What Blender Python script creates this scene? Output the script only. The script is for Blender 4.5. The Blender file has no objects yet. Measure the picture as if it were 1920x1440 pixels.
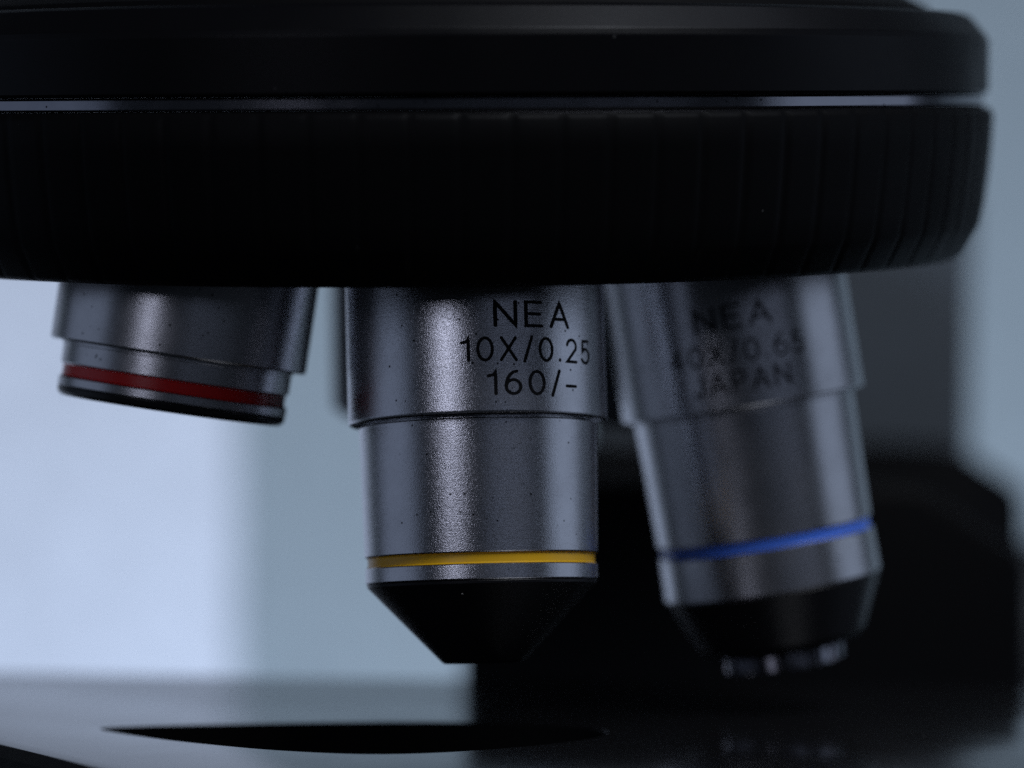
# Close-up of a microscope's revolving nosepiece with three banded objectives over the stage.
# Units: metres.  All dimensions below are written in millimetres and scaled by MM.
import bpy, bmesh, math, random
from mathutils import Vector, Matrix

random.seed(4)
MM = 0.001
PI = math.pi
scene = bpy.context.scene
COL = scene.collection

# ------------------------------------------------------------------ camera geometry
F = 5333.0                     # focal length in photo pixels (100 mm lens, 36 mm sensor, 1920 px)
CAM_Y = -264.0                 # camera is 264 mm in front of the middle objective's axis
PITCH = math.atan((850 - 720) / F)


def at(px, py, depth):
    """World point (mm) lying `depth` mm in front of the camera on a photo sight line."""
    u, v = (px - 960) / F, (720 - py) / F
    c, s = math.cos(PITCH), math.sin(PITCH)
    d = Vector((u, c - v * s, s + v * c))
    d = d * (depth / d.y)
    return Vector((d.x, d.y + CAM_Y, d.z))


# ------------------------------------------------------------------ materials
def new_mat(name):
    m = bpy.data.materials.new(name)
    m.use_nodes = True
    nt = m.node_tree
    return m, nt, nt.nodes['Principled BSDF']


def objcoord(nt):
    return nt.nodes.new('ShaderNodeTexCoord').outputs['Object']


def noise(nt, vec, scale, detail=2.0, rough=0.5):
    n = nt.nodes.new('ShaderNodeTexNoise')
    n.inputs['Scale'].default_value = scale
    n.inputs['Detail'].default_value = detail
    n.inputs['Roughness'].default_value = rough
    nt.links.new(vec, n.inputs['Vector'])
    return n.outputs['Fac']


def maprange(nt, val, a, b, c, d):
    n = nt.nodes.new('ShaderNodeMapRange')
    for i, x in enumerate((a, b, c, d)):
        n.inputs[i + 1].default_value = x
    nt.links.new(val, n.inputs[0])
    return n.outputs[0]


def math_node(nt, op, a, b=None):
    n = nt.nodes.new('ShaderNodeMath')
    n.operation = op
    for i, x in enumerate((a, b)):
        if x is None:
            continue
        if isinstance(x, (int, float)):
            n.inputs[i].default_value = x
        else:
            nt.links.new(x, n.inputs[i])
    return n.outputs[0]


def mix_col(nt, fac, a, b):
    n = nt.nodes.new('ShaderNodeMix')
    n.data_type = 'RGBA'
    nt.links.new(fac, n.inputs[0])
    for sock, x in ((n.inputs[6], a), (n.inputs[7], b)):
        if isinstance(x, tuple):
            sock.default_value = (*x, 1)
        else:
            nt.links.new(x, sock)
    return n.outputs[2]


def bump(nt, height, dist, strength=1.0, normal=None):
    n = nt.nodes.new('ShaderNodeBump')
    n.inputs['Strength'].default_value = strength
    n.inputs['Distance'].default_value = dist
    nt.links.new(height, n.inputs['Height'])
    if normal is not None:
        nt.links.new(normal, n.inputs['Normal'])
    return n.outputs['Normal']


def scaled(nt, vec, s):
    n = nt.nodes.new('ShaderNodeMapping')
    n.inputs['Scale'].default_value = s
    nt.links.new(vec, n.inputs['Vector'])
    return n.outputs['Vector']


def satin_metal(name, base, rough, grain, specks=True):
    """Bead-blasted satin chrome: fine sparkle grain, faint turning lines, dark pits."""
    m, nt, b = new_mat(name)
    co = objcoord(nt)
    b.inputs['Metallic'].default_value = 1.0
    g = noise(nt, co, 12000, 1.0, 0.5)
    lines = noise(nt, scaled(nt, co, (260, 260, 9000)), 1.0, 2.0, 0.5)
    nrm = bump(nt, g, grain * MM)
    nrm = bump(nt, lines, grain * 0.3 * MM, 1.0, nrm)
    nt.links.new(nrm, b.inputs['Normal'])
    cloud = noise(nt, co, 260, 3.0, 0.6)
    r = maprange(nt, cloud, 0.25, 0.75, rough - 0.03, rough + 0.05)
    nt.links.new(r, b.inputs['Roughness'])
    tone = mix_col(nt, maprange(nt, cloud, 0.3, 0.7, 0, 1), base, tuple(c * 0.9 for c in base))
    if specks:
        v = nt.nodes.new('ShaderNodeTexVoronoi')
        v.inputs['Scale'].default_value = 900
        nt.links.new(co, v.inputs['Vector'])
        spot = maprange(nt, v.outputs['Distance'], 0.07, 0.12, 1, 0)
        where = maprange(nt, noise(nt, co, 190, 2.0), 0.40, 0.50, 0, 1)
        tone = mix_col(nt, math_node(nt, 'MULTIPLY', spot, where), tone, (0.03, 0.03, 0.035))
    nt.links.new(tone, b.inputs['Base Color'])
    return m


def paint(name, base, rough, bscale=2500, bdist=0.004, spec=0.5, dust=0.0, rvar=0.04):
    m, nt, b = new_mat(name)
    co = objcoord(nt)
    n = noise(nt, co, bscale, 2.0)
    nt.links.new(bump(nt, n, bdist * MM), b.inputs['Normal'])
    cl = noise(nt, co, 120, 3.0)
    nt.links.new(maprange(nt, cl, 0.3, 0.7, rough - rvar, rough + rvar * 1.5), b.inputs['Roughness'])
    tone = mix_col(nt, maprange(nt, cl, 0.3, 0.7, 0, 1), base, tuple(c * 0.82 for c in base))
    if dust:
        v = nt.nodes.new('ShaderNodeTexVoronoi')
        v.inputs['Scale'].default_value = 330
        nt.links.new(co, v.inputs['Vector'])
        spot = maprange(nt, v.outputs['Distance'], 0.03, 0.055, 1, 0)
        where = maprange(nt, noise(nt, co, 90, 1.0), 0.56, 0.6, 0, 1)
        tone = mix_col(nt, math_node(nt, 'MULTIPLY', spot, where), tone, (dust, dust, dust))
    nt.links.new(tone, b.inputs['Base Color'])
    b.inputs['Specular IOR Level'].default_value = spec
    return m


M_SATIN = satin_metal('satin_chrome', (0.67, 0.67, 0.71), 0.215, 0.016)
M_SATIN_SOFT = satin_metal('satin_chrome_plain', (0.62, 0.62, 0.65), 0.27, 0.006)
M_RING = satin_metal('bright_ring_metal', (0.34, 0.34, 0.38), 0.16, 0.003)
M_NOSE = paint('black_anodised_nose', (0.009, 0.009, 0.011), 0.36, spec=0.42)
M_GRIP = paint('black_grip_paint', (0.003, 0.003, 0.0035), 0.5, spec=0.07, dust=0.04)
M_DISC = paint('black_satin_disc', (0.0035, 0.0035, 0.0045), 0.38, spec=0.13, dust=0.05)
M_STAGE = paint('dark_stage_enamel', (0.010, 0.010, 0.011), 0.15, bscale=900, bdist=0.0012, spec=0.62, dust=0.16, rvar=0.012)
M_BLACK = paint('matt_black', (0.003, 0.003, 0.0035), 0.6, spec=0.1)
M_ARM = paint('black_arm_enamel', (0.003, 0.003, 0.0035), 0.55, spec=0.06)
M_COLUMN = paint('dark_grey_enamel', (0.095, 0.112, 0.13), 0.5)
M_KNOB = paint('charcoal_knob_rubber', (0.035, 0.04, 0.046), 0.55, spec=0.3)
M_YELLOW = paint('yellow_band_enamel', (0.88, 0.49, 0.012), 0.33, spec=0.5)
M_RED = paint('red_band_enamel', (0.74, 0.010, 0.010), 0.33, spec=0.5)
M_BLUE = paint('blue_band_enamel', (0.08, 0.22, 0.92), 0.33, spec=0.5)
M_INK = paint('black_engraving_ink', (0.004, 0.004, 0.006), 0.55, spec=0.2)
M_DUST = paint('dust_fibre', (0.6, 0.58, 0.52), 0.8)
M_BOARD = paint('white_board_face', (0.63, 0.64, 0.665), 0.6, bscale=300, bdist=0.05)
M_WALL = paint('painted_wall', (0.275, 0.315, 0.32), 0.7, bscale=200, bdist=0.1)

m, nt, b = new_mat('front_lens_glass')
b.inputs['Base Color'].default_value = (0.02, 0.02, 0.03, 1)
b.inputs['Roughness'].default_value = 0.05
M_GLASS = m


# ------------------------------------------------------------------ mesh helpers
def obj(name, bm, mats, parent=None, sharp=28):
    me = bpy.data.meshes.new(name)
    bmesh.ops.recalc_face_normals(bm, faces=bm.faces[:])
    for f in bm.faces:
        f.smooth = True
    bm.to_mesh(me)
    bm.free()
    me.set_sharp_from_angle(angle=math.radians(sharp))
    for mt in (mats if isinstance(mats, (list, tuple)) else [mats]):
        me.materials.append(mt)
    o = bpy.data.objects.new(name, me)
    COL.objects.link(o)
    if parent is not None:
        o.parent = parent
    return o


def lathe(profile, segs=144, rfun=None, bm=None):
    """Revolve (radius, z) mm pairs about local Z."""
    bm = bm or bmesh.new()
    rings = []
    if rfun is None:                     # holding loops keep long walls flat under smooth shading
        full = [profile[0]]
        for (r0, z0), (r1, z1) in zip(profile, profile[1:]):
            d = math.hypot(r1 - r0, z1 - z0)
            if d > 0.5 and r0 > 0 and r1 > 0:
                e = min(0.12, d * 0.2) / d
                full += [(r0 + (r1 - r0) * e, z0 + (z1 - z0) * e), (r1 - (r1 - r0) * e, z1 - (z1 - z0) * e)]
            full.append((r1, z1))
        profile = full
    for k, (r, z) in enumerate(profile):
        if r < 1e-6:
            rings.append([bm.verts.new((0, 0, z * MM))])
            continue
        ring = []
        for i in range(segs):
            a = 2 * PI * i / segs
            rr = r + (rfun(k, a) if rfun else 0)
            ring.append(bm.verts.new((rr * math.sin(a) * MM, -rr * math.cos(a) * MM, z * MM)))
        rings.append(ring)
    for p, q in zip(rings, rings[1:]):
        n = max(len(p), len(q))
        for i in range(n):
            j = (i + 1) % n
            if len(p) == 1:
                bm.faces.new((p[0], q[i], q[j]))
            elif len(q) == 1:
                bm.faces.new((p[i], p[j], q[0]))
            else:
                bm.faces.new((p[i], p[j], q[j], q[i]))
    return bm


def prism(outline, d0, d1, bevel=0.0, segs=3):
    """Outline of (x, z) mm extruded from depth d0 to d1 (mm from the camera), edges rounded."""
    bm = bmesh.new()
    a = [bm.verts.new((x * MM, (d0 + CAM_Y) * MM, z * MM)) for x, z in outline]
    c = [bm.verts.new((x * MM, (d1 + CAM_Y) * MM, z * MM)) for x, z in outline]
    bm.faces.new(a)
    bm.faces.new(c[::-1])
    n = len(a)
    for i in range(n):
        j = (i + 1) % n
        bm.faces.new((a[i], a[j], c[j], c[i]))
    if bevel:
        bmesh.ops.bevel(bm, geom=bm.edges[:], offset=bevel * MM, segments=segs, profile=0.5, affect='EDGES')
    return bm


def catmull(pts, n=8):
    out = []
    k = len(pts)
    for i in range(k):
        p0, p1, p2, p3 = (Vector(pts[(i + d) % k]) for d in (-1, 0, 1, 2))
        for s in range(n):
            t = s / n
            out.append(0.5 * ((2 * p1) + (p2 - p0) * t + (2 * p0 - 5 * p1 + 4 * p2 - p3) * t * t
                              + (3 * p1 - p0 - 3 * p2 + p3) * t ** 3))
    return out


# ------------------------------------------------------------------ engraved lettering
def arc(cx, cy, rx, ry, a0, a1, n=18):
    return [(cx + rx * math.cos(math.radians(a0 + (a1 - a0) * i / n)),
             cy + ry * math.sin(math.radians(a0 + (a1 - a0) * i / n))) for i in range(n + 1)]


GLYPH = {   # width, list of strokes (points; closed loops repeat the first point)
    'N': (0.70, [[(0, 0), (0, 1), (0.70, 0), (0.70, 1)]]),
    'E': (0.58, [[(0.56, 1), (0, 1), (0, 0), (0.58, 0)], [(0, 0.51), (0.50, 0.51)]]),
    'A': (0.74, [[(0, 0), (0.37, 1), (0.74, 0)], [(0.125, 0.32), (0.615, 0.32)]]),
    'X': (0.66, [[(0, 0), (0.64, 1)], [(0.02, 1), (0.66, 0)]]),
    '/': (0.36, [[(0, -0.06), (0.36, 1.06)]]),
    '.': (0.08, [[(0.04, 0.03), (0.04, 0.06)]]),
    '-': (0.50, [[(0, 0.40), (0.50, 0.40)]]),
    '1': (0.30, [[(0, 0.80), (0.20, 0.84), (0.28, 1), (0.28, 0)]]),
    '0': (0.62, [arc(0.31, 0.5, 0.31, 0.5, 90, 450, 40)]),
    '2': (0.58, [arc(0.29, 0.71, 0.28, 0.29, 170, -28, 22) + [(0, 0), (0.58, 0)]]),
    '4': (0.62, [[(0.46, 0), (0.46, 1), (0, 0.28), (0.62, 0.28)]]),
    '5': (0.58, [[(0.52, 1), (0.10, 1), (0.05, 0.50)] + arc(0.27, 0.32, 0.30, 0.32, 135, -150, 26)]),
    '6': (0.60, [arc(0.30, 0.31, 0.29, 0.31, 0, 360, 32),
                 arc(0.46, 0.31, 0.45, 0.69, 180, 92, 14)]),
    'J': (0.42, [[(0.42, 1)] + arc(0.21, 0.24, 0.21, 0.24, 0, -170, 16)]),
    'P': (0.58, [[(0, 0), (0, 1), (0.30, 1)] + arc(0.30, 0.74, 0.27, 0.26, 90, -90, 16) + [(0, 0.48)]]),
}


def ribbon(pts, w):
    """Outline quads (pairs of left/right points) of a stroke, with round ends."""
    closed = (Vector(pts[0]) - Vector(pts[-1])).length < 1e-6
    P = [Vector(p) for p in pts]
    n = len(P)
    L, R = [], []
    for i in range(n):
        if closed:
            pa, pb = P[(i - 1) % (n - 1)], P[(i + 1) % (n - 1)] if i < n - 1 else P[1]
        else:
            pa, pb = P[max(i - 1, 0)], P[min(i + 1, n - 1)]
        d1 = (P[i] - pa).normalized() if (P[i] - pa).length > 1e-9 else None
        d2 = (pb - P[i]).normalized() if (pb - P[i]).length > 1e-9 else None
        d1, d2 = d1 or d2, d2 or d1
        t = (d1 + d2).normalized()
        nrm = Vector((-t.y, t.x))
        k = 1 / max(0.45, nrm.dot(Vector((-d1.y, d1.x))))
        L.append(P[i] + nrm * (w / 2 * k))
        R.append(P[i] - nrm * (w / 2 * k))
    quads = [(L[i], R[i], R[i + 1], L[i + 1]) for i in range(n - 1)]
    caps = []
    if not closed:
        for end, d in ((P[0], (P[0] - P[1]).normalized()), (P[-1], (P[-1] - P[-2]).normalized())):
            a0 = math.atan2(d.y, d.x)
            caps.append([end + Vector((math.cos(a0 + q), math.sin(a0 + q))) * (w / 2)
                         for q in [PI * (j / 8 - 0.5) for j in range(9)]])
    return quads, caps


def lettering(lines, r, parent):
    """lines: (text, height mm, total arc length mm, baseline z mm, centre angle rad)."""
    bm = bmesh.new()

    def put(v, x0, sx, h, z0, a0):
        xx = (v.x * h * sx + x0)
        a = a0 + xx / r
        return bm.verts.new((r * math.sin(a) * MM, -r * math.cos(a) * MM, (z0 + v.y * h) * MM))

    for text, h, width, z0, a0 in lines:
        gap = 0.38
        adv = [GLYPH[c][0] for c in text]
        raw = (sum(adv) + gap * (len(text) - 1)) * h
        sx = width / raw
        x = -width / 2
        for c, wd in zip(text, adv):
            for st in GLYPH[c][1]:
                # subdivide long straight strokes so they follow the curved metal
                pts = [st[0]]
                for p, q in zip(st, st[1:]):
                    n = max(1, int(math.hypot(q[0] - p[0], q[1] - p[1]) / 0.15))
                    pts += [(p[0] + (q[0] - p[0]) * i / n, p[1] + (q[1] - p[1]) * i / n) for i in range(1, n + 1)]
                quads, caps = ribbon(pts, 0.138)
                for q in quads:
                    bm.faces.new([put(v, x, sx, h, z0, a0) for v in q])
                for cp in caps:
                    bm.faces.new([put(v, x, sx, h, z0, a0) for v in cp])
            x += (wd + gap) * h * sx
    return obj('lettering', bm, M_INK, parent)


# ------------------------------------------------------------------ the microscope
BASE = Vector((20, 180, -230))            # where the (unseen) foot stands, mm
scope = bpy.data.objects.new('microscope', None)
COL.objects.link(scope)
scope.location = BASE * MM
scope.empty_display_size = 0.05
scope['label'] = 'black microscope with revolving nosepiece and silver colour-banded objectives above its stage'
scope['category'] = 'microscope'


def under_scope(o):
    """Parent a part to the microscope, its mesh being in world coordinates."""
    o.parent = scope
    o.location = -BASE * MM
    return o


def axis_frame(origin, down, spin=0.0):
    """Location/rotation of a turned part: origin in mm, `down` the axis towards the specimen."""
    z = -Vector(down).normalized()
    x = Vector((1, 0, 0))
    x = (x - z * x.dot(z)).normalized()
    y = z.cross(x)
    m = Matrix((x, y, z)).transposed().to_4x4() @ Matrix.Rotation(spin, 4, 'Z')
    m.translation = (Vector(origin) - BASE) * MM
    return m


# --- nosepiece -----------------------------------------------------------------
T_DEPTH = 298.0
t_org = at(805, 190, T_DEPTH)
t_down = Vector((0.006, 0.124, -1.0))
N_FLUTE = 84


def flute(k, a):
    if not 2 <= k <= 9:
        return 0.0
    fade = {2: 0.3, 9: 0.55}.get(k, 1.0)
    t = (a * N_FLUTE / (2 * PI)) % 1.0
    d = abs(t - 0.5) * 2                    # 1 in the groove, 0 on the rib
    return -0.15 * fade * max(0.0, (d - 0.72) / 0.28) ** 1.3


grip_prof = [(40, -0.85), (57.5, -0.85), (58.1, -1.05), (58.45, -1.6), (58.35, -4), (58.1, -7), (57.7, -10.4),
             (57.3, -12.7), (57.05, -13.2), (55.75, -15.6), (55.2, -16.0), (51.2, -16.0), (50.4, -15.4), (50, -11.5), (0, -11)]
nose = obj('nosepiece', lathe(grip_prof, N_FLUTE * 14, flute), M_GRIP, None, sharp=40)
nose.parent = scope
nose.matrix_local = axis_frame(t_org, t_down)
nose['label'] = 'black fluted revolving turret carrying the objectives'
obj('metal_ring', lathe([(40, -0.8), (57.35, -0.8), (57.5, -0.6), (57.5, 0.2), (57.35, 0.4), (40, 0.4)], 256), M_RING, nose)
obj('upper_disc', lathe([(40, 0.45), (57.6, 0.45), (57.95, 0.75), (57.95, 5.6), (57.75, 6.2), (56.1, 8.15), (55.6, 8.4), (0, 8.45)], 256),
    M_DISC, nose)

# --- head casting above the turret ---------------------------------------------
head = obj('head', lathe([(52.2, 8.47), (52.0, 9.0), (47.0, 11.6), (38, 17), (31, 26), (29, 40), (29, 70), (0, 70.5)], 128), M_BLACK, None)
head.parent = scope
head.matrix_local = axis_frame(t_org, t_down)


# --- objectives ------------------------------------------------------------------
def objective(label, origin, down, sleeve_prof, barrel_prof, band, band_mat, lower_prof, nose_prof, metal, k=1.0):
    """Profiles are (radius, s) with s counted in mm down the axis from the sleeve's lower edge."""
    flip = lambda pr: [(r * k, -s * k) for r, s in pr]
    o = obj('objective_lens', lathe(flip(sleeve_prof), 192), [metal, M_INK])
    for p in o.data.polygons:               # shade under the rim, painted in as black faces
        if p.normal.z < -0.55:
            p.material_index = 1
    o.parent = scope
    o.matrix_local = axis_frame(origin, down)
    o['label'] = label
    obj('barrel', lathe(flip(barrel_prof), 192), metal, o)
    obj('colour_band', lathe(flip(band), 192), band_mat, o)
    obj('lower_collar', lathe(flip(lower_prof), 192), metal, o)
    obj('nose_cone', lathe(flip(nose_prof), 192), M_NOSE, o)
    return o


# middle objective: yellow band
yl = objective('yellow banded silver objective marked 10X/0.25', at(896, 795, 264), (0.026, -0.067, -1),
               [(8, -19), (12.0, -19), (12.0, -0.22), (11.93, -0.08), (11.8, 0.0), (11.62, 0.0), (11.5, -0.12), (11.45, -0.5), (9, -0.5)],
               [(9, -0.55), (10.35, -0.55), (10.35, 0.2), (10.85, 0.22), (11.04, 0.32), (11.02, 0.5), (10.78, 12.1), (10.7, 12.2), (9, 12.2)],
               [(9, 12.22), (10.62, 12.22), (10.5, 12.36), (10.48, 12.7), (10.5, 13.06), (10.62, 13.2), (9, 13.2)], M_YELLOW,
               [(9, 13.22), (10.66, 13.22), (10.74, 13.3), (10.74, 14.52), (10.66, 14.62), (9, 14.62)],
               [(9, 14.64), (10.55, 14.64), (10.62, 14.75), (10.58, 14.95), (3.85, 21.95), (3.6, 22.1), (2.4, 22.1), (2.2, 21.8)],
               M_SATIN)
A0 = math.radians(27.3)
lettering([('NEA', 2.12, 7.4, 7.83, A0 - 0.01), ('10X/0.25', 1.98, 13.5, 4.75, A0 - 0.01), ('160/-', 2.0, 9.0, 1.74, A0 - 0.005)], 12.012, yl)
obj('front_lens', lathe([(2.15, -21.75), (1.6, -21.95), (0.8, -22.02), (0, -22.04)], 64), M_GLASS, yl)
bm = bmesh.new()
for a, r, z, s in ((-0.17, 9.75, -15.85, 0.075), (1.02, 11.6, 0.03, 0.14)):
    mtx = Matrix.Translation((r * math.sin(a) * MM, -r * math.cos(a) * MM, z * MM)) @ Matrix.Diagonal((1.5, 0.8, 0.8, 1))
    bmesh.ops.create_icosphere(bm, subdivisions=2, radius=s * MM, matrix=mtx)
obj('dust_fleck', bm, M_DUST, yl)

# left objective: red band, short scanning lens
rd = objective('short red banded silver objective tilted to the left', at(335, 668, 270), (-0.150, 0.022, -1),
               [(8, -15), (12.15, -15), (12.15, -0.2), (12.05, -0.04), (11.9, 0.0), (11.2, 0.0), (11.1, -0.4), (9, -0.4)],
               [(9, -0.45), (10.95, -0.45), (10.95, 0.3), (10.85, 0.36), (10.85, 2.05), (10.75, 2.15), (9, 2.15)],
               [(9, 2.17), (10.7, 2.17), (10.58, 2.3), (10.58, 3.2), (10.7, 3.33), (9, 3.33)], M_RED,
               [(9, 3.35), (10.75, 3.35), (10.85, 3.45), (10.85, 4.15), (10.75, 4.25), (9, 4.25)],
               [(9, 4.27), (10.8, 4.27), (10.84, 4.4), (10.75, 4.85), (10.4, 5.15), (9.6, 5.2), (8.6, 5.2), (7.8, 4.4)],
               M_SATIN_SOFT)
obj('front_lens', lathe([(7.75, -4.3), (5, -4.7), (2, -4.9), (0, -4.95)], 64), M_GLASS, rd)

# right objective: blue band, long high-power lens with a small silver tip
bl = objective('long blue banded silver objective with a small silver tip', at(1393, 759, 289), (0.165, 0.032, -1),
               [(8, -17), (12.05, -17), (12.05, -0.2), (11.95, -0.04), (11.8, 0.0), (11.3, 0.0), (11.2, -0.4), (9, -0.4)],
               [(9, -0.45), (11.05, -0.45), (11.05, 0.3), (10.92, 0.4), (10.7, 12.6), (10.6, 12.72), (9, 12.72)],
               [(9, 12.74), (10.56, 12.74), (10.46, 12.86), (10.46, 13.7), (10.56, 13.84), (9, 13.84)], M_BLUE,
               [(9, 13.86), (10.62, 13.86), (10.72, 13.96), (10.8, 18.0), (10.7, 18.12), (9, 18.12)],
               [(9, 18.14), (10.6, 18.14), (10.66, 18.3), (8.35, 23.5), (7.7, 24.15), (6.9, 24.4), (5.0, 24.45)],
               M_SATIN_SOFT, 1.021)
lettering([('NEA', 2.12, 7.5, 7.95, -0.05), ('40X/0.65', 1.98, 13.75, 4.6, -0.05), ('JAPAN', 2.0, 9.6, 1.7, -0.05)], 12.32, bl)


def knurl(k, a):
    return -0.28 if 1 <= k <= 3 and (a * 26 / (2 * PI)) % 1.0 < 0.34 else 0.0


obj('silver_tip', lathe([(4.9, -24.98), (6.02, -24.98), (6.18, -25.17), (6.13, -26.55), (5.82, -26.75), (2.55, -26.75), (2.35, -26.44)], 26 * 12, knurl),
    M_RING, bl, sharp=20)
obj('front_lens', lathe([(2.3, -26.4), (1.2, -26.6), (0, -26.65)], 48), M_GLASS, bl)

# one short dark lens behind the turret, plus one added to darken reflections
def rear_lens_form(origin, down, label):
    o = obj('objective_lens', lathe([(8, 16), (12.0, 16), (12.0, 0.8), (11.2, 0.1), (10.4, 0), (9, 0)], 128), M_COLUMN)
    o.parent = scope
    o.matrix_local = axis_frame(origin, down)
    o['label'] = label
    obj('nose_cone', lathe([(9.5, -0.02), (9.4, -0.6), (8.6, -1.2), (5, -1.4), (0, -1.4)], 96), M_NOSE, o)


rear_lens_form(at(818, 770, 330), (0.0, 0.20, -1), 'short dark grey objective half hidden behind the yellow banded one')
rear_lens_form(at(1250, 755, 328), (0.10, 0.20, -1), 'added short dark lens shape between the yellow and blue banded objectives')  # added so the red objective's right edge reflects something dark

# --- stage -------------------------------------------------------------------------
ZS = -26.2


def stage_pt(x, d, z):
    return (x * MM, (d + CAM_Y) * MM, z * MM)


outer = [(-21, 214), (-33.8, 236.6), (-46, 257), (-70, 297), (-88, 327), (-90, 342), (-78, 346), (-20, 334), (60, 322),
         (100, 312), (112, 300), (112, 215), (100, 203), (60, 200), (-5, 200)]
hole = [(-39, 271), (-32.5, 262), (-25, 255), (-19.3, 251), (-13, 248.6), (-7.5, 249.4), (-2, 252.6), (4, 258), (8.5, 265),
        (8, 272), (2, 276.2), (-8, 278.2), (-18, 277.7), (-28, 275.7), (-36, 273.8)]
hole = [tuple(p) for p in catmull(hole, 8)]
bm = bmesh.new()


def loop(pts, z, grow=0.0):
    n = len(pts)
    cx = sum(p[0] for p in pts) / n
    cy = sum(p[1] for p in pts) / n
    out = []
    for i, (x, d) in enumerate(pts):
        a, c = Vector(pts[i - 1]), Vector(pts[(i + 1) % n])
        t = (c - a).normalized()
        nr = Vector((-t.y, t.x))
        if nr.dot(Vector((x - cx, d - cy))) < 0:
            nr = -nr
        out.append(bm.verts.new(stage_pt(x + nr.x * grow, d + nr.y * grow, z)))
    return out


def bridge(a, c, mi=0):
    n = len(a)
    fs = []
    for i in range(n):
        j = (i + 1) % n
        f = bm.faces.new((a[i], a[j], c[j], c[i]))
        f.material_index = mi
        fs.append(f)
    return fs


outer_s = []
k = len(outer)
for i in range(k):                                   # round the plate's corners
    p, q, r = Vector(outer[i - 1]), Vector(outer[i]), Vector(outer[(i + 1) % k])
    a = q + (p - q) * min(0.3, 8 / (p - q).length)
    c = q + (r - q) * min(0.3, 8 / (r - q).length)
    outer_s += [tuple((1 - t) ** 2 * a + 2 * t * (1 - t) * q + t * t * c) for t in (0, 0.25, 0.5, 0.75, 1)]

o_top = loop(outer_s, ZS, -1.8)
o_mid = loop(outer_s, ZS - 0.25, -0.75)
o_edge = loop(outer_s, ZS - 1.2)
o_bot = loop(outer_s, ZS - 6)
h_top = loop(hole, ZS, 0.12)
h_edge = loop(hole, ZS - 0.12)
h_bot = loop(hole, ZS - 6)
bridge(o_top, o_mid, 0)
bridge(o_mid, o_edge, 1)
bridge(o_edge, o_bot, 1)
bridge(h_top, h_edge, 1)
bridge(h_edge, h_bot, 1)
for o_l, h_l, mi in ((o_top, h_top, 0), (o_bot, h_bot, 1)):
    es = []
    for lp in (o_l, h_l):
        for i in range(len(lp)):
            e = bm.edges.get((lp[i], lp[(i + 1) % len(lp)]))
            es.append(e)
    res = bmesh.ops.triangle_fill(bm, use_beauty=True, use_dissolve=False, edges=es)
    for g in res['geom']:
        if isinstance(g, bmesh.types.BMFace):
            g.material_index = mi
st = under_scope(obj('stage', bm, [M_STAGE, M_BLACK]))
st['label'] = 'dark grey flat stage with an oval light opening'
# condenser widened below the opening to block lamp light from beneath
cd = under_scope(obj('condenser_light_block', lathe([(0, -34), (31, -34), (32, -35), (32, -70), (0, -70)], 96), M_BLACK))
cd.location = Vector((-14, -1, 0)) * MM - BASE * MM

# --- arm -----------------------------------------------------------------------------
def k12(pts):
    return [(x * 1.119, z * 1.119) for x, z in pts]


arm = under_scope(obj('arm', prism(k12([(14.6, -60), (14.6, 30), (-30, 66), (-30, 140), (40, 140), (55, 66), (62, 56), (69.9, 44), (70.4, 38), (70.4, -60)]),
                                   484, 550, 7.5, 3), M_COLUMN))
hs = under_scope(obj('focus_housing', prism(k12([(-6.9, -205), (-6.9, -8), (-3, -1), (4, 1.6), (58, 1.6), (66.5, 0.9), (76.2, -5.4), (76.2, -205)]),
                                            470, 483.5, 2.5, 3), M_ARM))
hb = under_scope(obj('stage_dark_block', prism([(-5.8, -60), (-5.8, -3.5), (50, -3.5), (63.2, -13), (63.2, -60)], 348, 469.5, 2.0, 3), M_ARM))  # black block added behind the stage so its surface mirrors dark

# coarse focus knob on the far side, its axis running left to right
kn = obj('focus_knob', lathe([(0, 0), (44, 0), (46, 2), (46, 22), (44, 24), (0, 24)], 120,
                             lambda k, a: -0.9 if k in (2, 3) and (a * 60 / (2 * PI)) % 1 < 0.3 else 0), M_KNOB)
kn.parent = scope
kn.matrix_local = Matrix.Translation((Vector((88, 262, -62)) - BASE) * MM) @ Matrix.Rotation(PI / 2, 4, 'Y')

# ------------------------------------------------------------------ background
bm = prism([(-900, -400), (-900, 700), (900, 700), (900, -400)], 864, 900)
wall = obj('wall', bm, M_WALL)
wall['kind'] = 'structure'
bd = obj('white_board', prism([(-640, -330), (-640, 420), (-80.5, 420), (-83.5, -330)], 850, 862, 2.0, 2), M_BOARD)
bd['label'] = 'bright white upright board in the blurred background at left'
bd['category'] = 'board'


# ------------------------------------------------------------------ light
def area(name, loc, target, sx, sy, power, color):
    l = bpy.data.lights.new(name, 'AREA')
    l.shape = 'RECTANGLE'
    l.size, l.size_y = sx * MM, sy * MM
    l.energy = power
    l.color = color
    o = bpy.data.objects.new(name, l)
    COL.objects.link(o)
    o.location = Vector(loc) * MM
    o.rotation_euler = (Vector(target) - Vector(loc)).to_track_quat('-Z', 'Y').to_euler()
    return o


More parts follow.
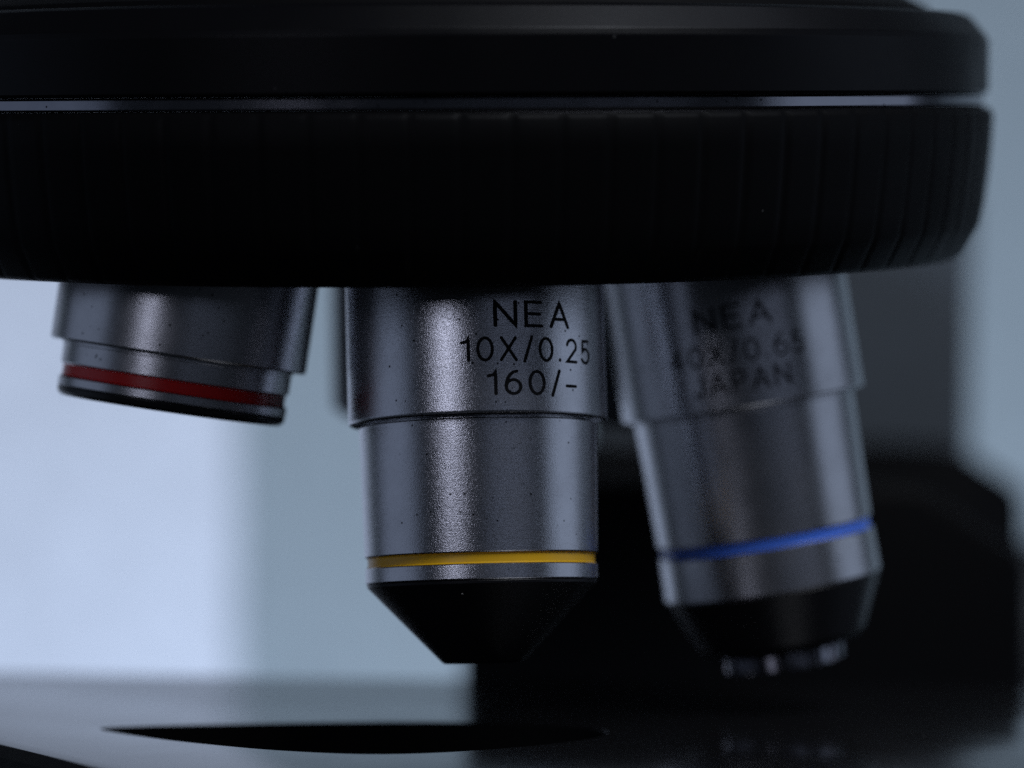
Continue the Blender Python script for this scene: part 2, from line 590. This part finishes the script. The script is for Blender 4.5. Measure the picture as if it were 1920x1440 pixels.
def polar(az, el, dist):
    """Position round the middle objective: az degrees to the right of the camera direction."""
    a, e = math.radians(az), math.radians(el)
    return (dist * math.sin(a) * math.cos(e) - 4, -dist * math.cos(a) * math.cos(e), dist * math.sin(e))


area('wall_fill', (50, 80, -600), (80, 600, 100), 300, 300, 10.2, (0.63, 0.76, 1.0))  # added light from below the stage, brightens only the background
area('key_lamp', polar(-26, 16, 520), (0, 0, 0), 115, 200, 0.15, (0.76, 0.80, 1.0))
area('left_window_lamp', polar(-88, 8, 700), (0, 0, 0), 620, 520, 0.22, (0.58, 0.71, 1.0))
area('right_window_lamp', polar(92, 6, 600), (0, 0, 0), 440, 420, 0.22, (0.62, 0.75, 1.0))
area('ceiling_lamp', polar(85, 62, 700), (0, 0, 0), 300, 300, 0.3, (0.75, 0.82, 1.0))
area('front_top_fill', polar(40, 52, 700), (0, 0, 0), 300, 300, 2.5, (0.85, 0.90, 1.0))  # added fill from above, lifts the enamel bands without glare on the metal
area('room_lamp', polar(30, 6, 620), (0, 0, 0), 500, 80, 0.030, (0.60, 0.71, 1.0))

world = bpy.data.worlds.new('World')
scene.world = world
world.use_nodes = True
bg = world.node_tree.nodes['Background']
bg.inputs['Color'].default_value = (0.60, 0.75, 1.0, 1)
bg.inputs['Strength'].default_value = 0.014

# ------------------------------------------------------------------ camera
cam = bpy.data.cameras.new('camera')
cam.lens = 100
cam.sensor_width = 36
cam.sensor_fit = 'HORIZONTAL'
cam.clip_start = 0.01
cam.clip_end = 20
cam.dof.use_dof = True
cam.dof.focus_distance = 252.5 * MM
cam.dof.aperture_fstop = 11.5
co = bpy.data.objects.new('camera', cam)
COL.objects.link(co)
co.location = (0, CAM_Y * MM, 0)
co.rotation_euler = (PI / 2 + PITCH, 0, 0)
scene.camera = co

scene.view_settings.view_transform = 'Standard'
scene.view_settings.look = 'None'
scene.view_settings.exposure = 0
scene.view_settings.gamma = 1
scene.view_settings.use_curve_mapping = False
scene.cycles.use_denoising = False
scene.cycles.max_bounces = 8
scene.cycles.caustics_reflective = False
scene.cycles.sample_clamp_indirect = 0.35
